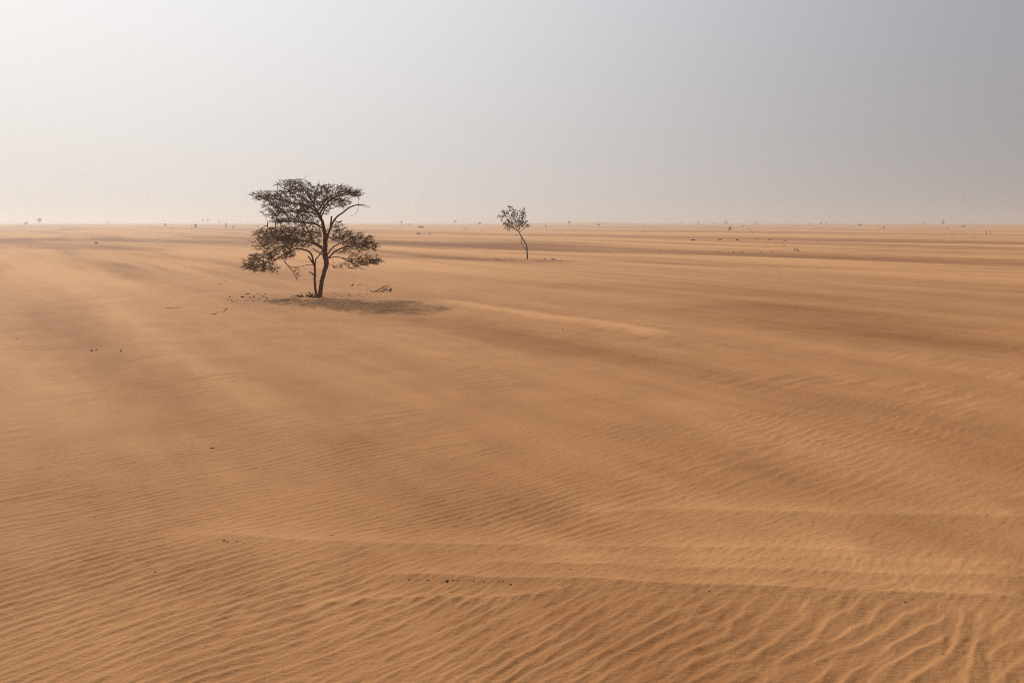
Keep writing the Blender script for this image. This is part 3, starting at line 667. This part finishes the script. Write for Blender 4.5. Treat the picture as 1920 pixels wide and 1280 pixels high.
# ------------------------------------------------------------------ distant trees and shrubs
def far_point(px, D):
    d = ray(px, 420); x = d[0] / d[1] * D; return np.array([x, D, G(x, D)])
def far_tree(name, label, cat, px, base, h, wd, kind='round', D=None, dens=1., lean=0, group=None):
    B = far_point(px, D) if D else ground(px, base)
    s = B[1] / F_PX; H = h * s; W = wd * s; r_ = random.Random(int(px * 13 + base))
    root_ = thing(name, label, cat, B, group)
    if kind == 'stem':
        for k in range(2):
            mb = MB(); a = r_.uniform(-.25, .25) * W * (1 + k)
            top = H * (1 if k == 0 else .7)
            mb.tube([B, B + np.array([a * .3, 0, top * .5]), B + np.array([a + lean * W, .1, top])], [.35 * s, .3 * s, .15 * s], 5)
            mb.build('stem', BARK2, root_, B)
        mb = MB()
        for _ in range(26):
            u = r_.uniform(.3, 1); c = B + np.array([r_.gauss(0, .28) * W + lean * W * u, r_.gauss(0, .28) * W, H * u])
            mb.blade(c, (r_.gauss(0, 1), r_.gauss(0, 1), r_.gauss(.4, 1)), (r_.gauss(0, 1), r_.gauss(0, 1), 1), W * .35, W * .18)
        o = mb.build('foliage', LEAF3, root_, B); o['kind'] = 'stuff'
        return root_
    low = {'round': .38, 'bush': .0, 'flat': .55, 'peak': .05, 'hump': .0}[kind]
    if kind in ('round', 'flat'):
        mb = MB(); jx = r_.uniform(-.1, .1) * W + lean * W * .4
        mb.tube([B - np.array([0, 0, .1]), B + np.array([jx * .4, 0, H * .25]), B + np.array([jx, 0, H * .6])], [.055 * H * .6, .045 * H * .6, .03 * H * .6], 6, .1)
        mb.build('trunk', BARK2, root_, B)
        mb = MB()
        for k in range(6):
            a = r_.uniform(0, 6.28); rr_ = r_.uniform(.2, .42) * W
            e = B + np.array([jx + math.cos(a) * rr_, math.sin(a) * rr_, H * r_.uniform(.6, .9)])
            mb.tube([B + np.array([jx * .6, 0, H * .35]), B + np.array([jx + math.cos(a) * rr_ * .4, math.sin(a) * rr_ * .4, H * .58]), e], [.02 * H * .6, .015 * H * .6, .006 * H], 4)
        mb.build('limbs', BARK2, root_, B)
    else:
        mb = MB()
        for k in range(5):
            a = r_.uniform(0, 6.28); e = np.array([math.cos(a) * W * .3, math.sin(a) * W * .3, H * r_.uniform(.4, .8)])
            mb.tube([B, B + e * .5, B + e], [.03 * H, .02 * H, .008 * H], 4)
        mb.build('stems', BARK2, root_, B)
    mb = MB(); blobs = []
    for _ in range(7 if kind != 'hump' else 9):
        u = r_.uniform(low + .12, .92)
        span = {'round': math.sin(math.pi * min(1, (u - low) / (1 - low) * .85 + .1)), 'flat': .5 + .5 * (u - low) / (1 - low), 'bush': math.cos(u * 1.35), 'peak': 1 - u * .85, 'hump': math.cos(u * 1.5)}[kind]
        a = r_.uniform(0, 6.28); q = W * .36 * span * r_.uniform(.3, 1)
        blobs.append((np.array([math.cos(a) * q + lean * W * (u - .4), math.sin(a) * q, H * u]), W * .17 * (.6 + .6 * span), H * (1 - low) * .15))
    nb = int(340 * dens)
    for _ in range(nb):
        c, rw, rhh = r_.choice(blobs); c = B + c + np.array([r_.gauss(0, .6) * rw, r_.gauss(0, .6) * rw, r_.gauss(0, .7) * rhh])
        c[2] = max(c[2], B[2] + .03)
        k = W * r_.uniform(.10, .19)
        mb.blade(c, (r_.gauss(0, 1), r_.gauss(0, 1), r_.gauss(.2, .6)), (r_.gauss(0, 1), r_.gauss(0, 1), 1), k, k * .5)
    o = mb.build('crown', LEAF3, root_, B); o['kind'] = 'stuff'
    return root_
FT, FB = 'scattered far trees', 'scattered far shrubs'
far = [
 # name, label, category, px, base, height, width, kind, distance (None = where the ground shows), density, lean
 ('distant_tree', 'dark round-crowned tree on the skyline near the far left edge', 'tree', 75, 421.5, 11.5, 10, 'round', 640, 1.3, 0),
 ('distant_shrub', 'low domed bush on the skyline left of the far left tree', 'shrub', 48.5, 421.5, 6, 8, 'bush', 620, 1, 0),
 ('distant_tree', 'pale hazy tree nearest the left edge of the skyline', 'tree', 26.5, 419, 6.5, 5, 'round', 1500, 1, 0),
 ('distant_shrub', 'tiny hazy bush at the very left end of the skyline', 'shrub', 12.5, 419, 2.6, 3, 'bush', 1300, 1, 0),
 ('distant_shrub', 'faint low hazy bush halfway between the left skyline tree and the hand-shaped tree', 'shrub', 125, 419, 2.2, 6, 'hump', 1700, 1, 0),
 ('distant_shrub', 'faint wide hump of bushes in the haze, left part of the skyline', 'shrub', 202, 419, 3.4, 16, 'hump', 1600, 1.3, 0),
 ('distant_shrub', 'tiny faint bush just left of the hand-shaped tree', 'shrub', 267, 419.5, 2, 3.4, 'bush', 1500, 1, 0),
 ('distant_tree', 'small narrow hand-shaped tree standing alone left of the acacia, below the skyline', 'tree', 309.5, 428, 9, 5.5, 'round', None, 1, 0),
 ('distant_shrub', 'tiny faint bush on the skyline above the round dark shrub', 'shrub', 341, 419.6, 3, 3, 'bush', 1300, 1, 0),
 ('distant_shrub', 'round dark shrub standing right of the hand-shaped tree', 'shrub', 367.5, 427, 6.5, 8, 'bush', None, 1.2, 0),
 ('distant_shrub', 'very small bush touching the left of the round dark shrub', 'shrub', 359.5, 425.5, 3, 2.6, 'bush', None, 1, 0),
 ('distant_tree', 'faint small treetop above and left of the hazy tree pair', 'tree', 365.5, 419, 6, 3, 'round', 1500, 1, 0),
 ('distant_tree', 'left tree of the hazy pair above the round dark shrub', 'tree', 380.5, 420, 8.5, 6, 'round', 1150, 1, .2),
 ('distant_tree', 'right tree of the hazy pair above the round dark shrub', 'tree', 389.5, 421, 10, 7.5, 'flat', 1000, 1, 0),
 ('distant_tree', 'hazy tree with a slanted crown left of the thin tall tree', 'tree', 411.5, 420.5, 7.5, 5, 'round', 1150, 1, -.2),
 ('distant_tree', 'thin tall bare-stemmed tree just left of the acacia crown', 'tree', 424, 429.5, 15, 4, 'stem', None, 1, 0),
 ('distant_shrub', 'small dark heart-shaped bush next to the acacia crown tip', 'shrub', 437.5, 429, 5, 5, 'round', None, 1, 0),
 ('distant_tree', 'very faint tree in haze above the small heart-shaped bush', 'tree', 450, 419.6, 6, 6, 'flat', 1700, .8, 0),
 ('distant_tree', 'faint thin tree in the gap left of the acacia crown', 'tree', 463, 419.6, 5, 3, 'round', 1700, .8, 0),
 ('distant_tree', 'faint thin tree nearest behind the left edge of the acacia crown', 'tree', 473.5, 419.6, 5, 3, 'round', 1600, .8, 0),
 ('distant_shrub', 'small bush seen between the two crown tiers of the acacia', 'shrub', 483.5, 426, 4, 4, 'peak', None, 1, 0),
 ('distant_tree', 'left faint treetop of the two right of the acacia', 'tree', 743, 419.6, 4.5, 4.5, 'round', 1700, .8, 0),
 ('distant_tree', 'hazy thin-stemmed tree right of the acacia with a small round top', 'tree', 753, 424.5, 10, 5, 'flat', None, .8, 0),
 ('distant_shrub', 'low flat bush on the skyline right of the thin-stemmed hazy tree', 'shrub', 767.5, 421.6, 2, 5, 'hump', None, 1, 0),
 ('distant_shrub', 'wide low dark hummock of scrub between the acacia and the sapling', 'shrub', 791, 427.2, 2.2, 14, 'hump', None, 1.3, 0),
 ('distant_tree', 'round-topped tree on the skyline midway between the acacia and the sapling', 'tree', 853, 421.5, 7, 6.5, 'round', 800, 1.1, 0),
 ('distant_shrub', 'tiny stick-like plant below the round-topped skyline tree', 'shrub', 872, 431.5, 4, 2, 'stem', None, 1, 0),
 ('distant_shrub', 'small round bush just left of the wide bush near the sapling', 'shrub', 892.5, 422.5, 4.2, 3.6, 'bush', None, 1, 0),
 ('distant_tree', 'wide domed small tree left of the sapling', 'tree', 899.5, 423.5, 6.5, 7.5, 'flat', None, 1.2, 0),
 ('distant_shrub', 'tiny faint upright plant below the wide domed tree', 'shrub', 905, 434, 4, 1.6, 'stem', None, 1, 0),
 ('distant_tree', 'faint little tree on the skyline touching the left of the sapling crown', 'tree', 919.5, 420, 5, 4.4, 'round', 1150, .9, 0),
 ('distant_shrub', 'small pointed bush just right of the sapling crown, on the slope of the rise', 'shrub', 1023.5, 427, 5, 4.4, 'peak', None, 1.2, 0),
 ('distant_tree', 'tree with an uneven top standing on the crest of the skyline rise', 'tree', 1067, 423, 8.5, 5.5, 'round', None, 1.1, .1),
 ('distant_tree', 'small leaning tree on the right slope of the skyline rise', 'tree', 1122, 426, 6, 6, 'flat', None, .9, .3),
 ('distant_tree', 'tiny upright tree on the skyline right of the rise', 'tree', 1277.5, 421, 4.6, 3, 'round', 800, 1, 0),
 ('distant_shrub', 'small pointed bush on the skyline, second right of the rise', 'shrub', 1309, 420.8, 4.6, 4.6, 'peak', 950, 1, 0),
 ('distant_shrub', 'faint low hump of scrub between the pointed bush and the domed tree', 'shrub', 1339, 420, 2.6, 10, 'hump', 1250, 1, 0),
 ('distant_shrub', 'hazy domed tree behind the dark bush at the right', 'tree', 1361, 421.6, 6, 7.5, 'bush', 850, 1, 0),
 ('distant_shrub', 'dark solid bush leaning left below the skyline at the right', 'shrub', 1368.5, 431.5, 6.6, 6.5, 'peak', None, 2.2, .2),
 ('distant_shrub', 'small slanted dark bush above the bowed dead shrub', 'shrub', 1394.5, 425, 2.6, 4.5, 'bush', None, 1, .2),
 ('distant_shrub', 'faint wide flat scrub on the skyline above the dark drift line', 'shrub', 1418, 420.6, 3, 10.5, 'hump', 1150, 1, 0),
 ('distant_shrub', 'tiny faint bush between the flat scrub and the hazy upright tree', 'shrub', 1455, 420.4, 1.8, 3, 'bush', 1200, 1, 0),
 ('distant_tree', 'hazy upright tree standing highest above the skyline, right of the flat scrub', 'tree', 1473, 420, 5.6, 3, 'round', 1500, .9, 0),
 ('distant_tree', 'small dark narrow tree left of the close pair on the right skyline', 'tree', 1518, 423, 5, 3.2, 'bush', None, 1.1, 0),
 ('distant_tree', 'left tree of the close pair on the right skyline', 'tree', 1539, 422.6, 5.6, 4.2, 'round', None, 1, 0),
 ('distant_tree', 'right and shorter tree of the close pair on the right skyline', 'tree', 1549, 422, 4, 4.4, 'flat', 700, 1, 0),
 ('distant_shrub', 'low faint bar of bushes right of the close pair of trees', 'shrub', 1612.5, 423.4, 2.8, 8.6, 'hump', None, 1, 0),
 ('distant_shrub', 'small dark bush below the skyline between the low bar and the triangular tree', 'shrub', 1657, 428.6, 4, 5, 'peak', None, 1.3, 0),
 ('distant_tree', 'faint tree high on the skyline left of the triangular tree', 'tree', 1704, 420.6, 5.2, 5, 'flat', 1150, .9, 0),
 ('distant_shrub', 'faint low scrub just left of the triangular tree', 'shrub', 1730, 421, 2.6, 8, 'hump', 1150, 1, 0),
 ('distant_tree', 'triangular dense tree on the skyline at the right', 'tree', 1768, 421.6, 7, 7, 'peak', 780, 1.8, .1),
 ('distant_shrub', 'tiny pale clump just below the triangular tree', 'shrub', 1777.5, 430, 1.8, 3, 'hump', None, 1, 0),
 ('distant_shrub', 'short post-like stem right below the triangular tree', 'shrub', 1785, 438.4, 6, 2, 'stem', None, 1, 0),
 ('distant_shrub', 'low slanting brushwood streak at the far right below the skyline', 'shrub', 1806, 425.6, 2.4, 9, 'hump', None, .8, .3),
 ('distant_shrub', 'tiny lone stem nearest the viewer at the far right', 'shrub', 1826, 447.6, 5, 2, 'stem', None, 1, 0),
 ('distant_shrub', 'left of two neighbouring thin stems near the right edge', 'shrub', 1849.5, 439.4, 7.6, 2.4, 'stem', None, 1, -.2),
 ('distant_shrub', 'right of two neighbouring thin stems near the right edge', 'shrub', 1856.5, 439.6, 7, 2.6, 'stem', None, 1, .1),
 ('distant_shrub', 'tiny faint bump on the skyline near the right edge', 'shrub', 1824, 419.6, 2, 3, 'bush', 1700, 1, 0),
]
for nm, lb, ct, px, base, h, wd, kind, D, dens, lean in far:
    far_tree('distant_tree' if ct == 'tree' else 'distant_shrub', lb, ct, px, base, h, wd, kind, D, dens, lean)
# low lumps of drifted scrub along the dark drift lines
for (x, y, w_, lb) in [(1300, 450.8, 10, 'low scrub crust on the dark drift line, leftmost lump'), (1350, 450.2, 8, 'low scrub crust on the dark drift line, second lump'), (1383, 450.6, 8, 'low scrub crust on the dark drift line, left of its dark middle lump'),
                       (785, 439, 12, 'low scrub crust on a dark line right of the acacia, left lump'), (806, 438.6, 6, 'low scrub crust on a dark line right of the acacia, right lump'), (1038, 486.6, 8, 'low dark ridge just right of the sapling foot'), (1022, 486.4, 5, 'smaller dark clump touching the right of the sapling foot')]:  # last two: low dark humps on the sand right of the sapling
    far_tree('scrub_crust', lb, 'scrub', x, y, 1.5, w_, 'hump', None, .6, 0)
rc = random.Random(9)
for k in range(22):
    x = rc.uniform(925, 1000); pebble('tiny clod in the litter left of the sapling foot', x, 486 + rc.gauss(0, 1.3), rc.uniform(1.2, 2.6), rc.uniform(.8, 1.2), CLOD, 'clods round the sapling foot', 'clod')

# ------------------------------------------------------------------ dust haze
hb = bpy.data.meshes.new('haze'); S = 7400; z0, z1 = -3.0, 17.0
hb.from_pydata([(x, y, z) for z in (z0, z1) for x, y in ((-S, -S), (S, -S), (S, S), (-S, S))], [],
               [(3, 2, 1, 0), (4, 5, 6, 7), (0, 1, 5, 4), (1, 2, 6, 5), (2, 3, 7, 6), (3, 0, 4, 7)])
ho = bpy.data.objects.new('haze', hb); C.objects.link(ho)
ho['kind'] = 'stuff'; ho['label'] = 'pale dust haze hanging over the desert'
hm = bpy.data.materials.new('dust_haze'); hm.use_nodes = True; t = hm.node_tree
for n in list(t.nodes): t.nodes.remove(n)
mo = t.nodes.new('ShaderNodeOutputMaterial'); pv = t.nodes.new('ShaderNodeVolumePrincipled')
pv.inputs['Color'].default_value = (.735, .74, .72, 1); pv.inputs['Density'].default_value = .0012; pv.inputs['Anisotropy'].default_value = .45
t.links.new(pv.outputs[0], mo.inputs['Volume']); hb.materials.append(hm)
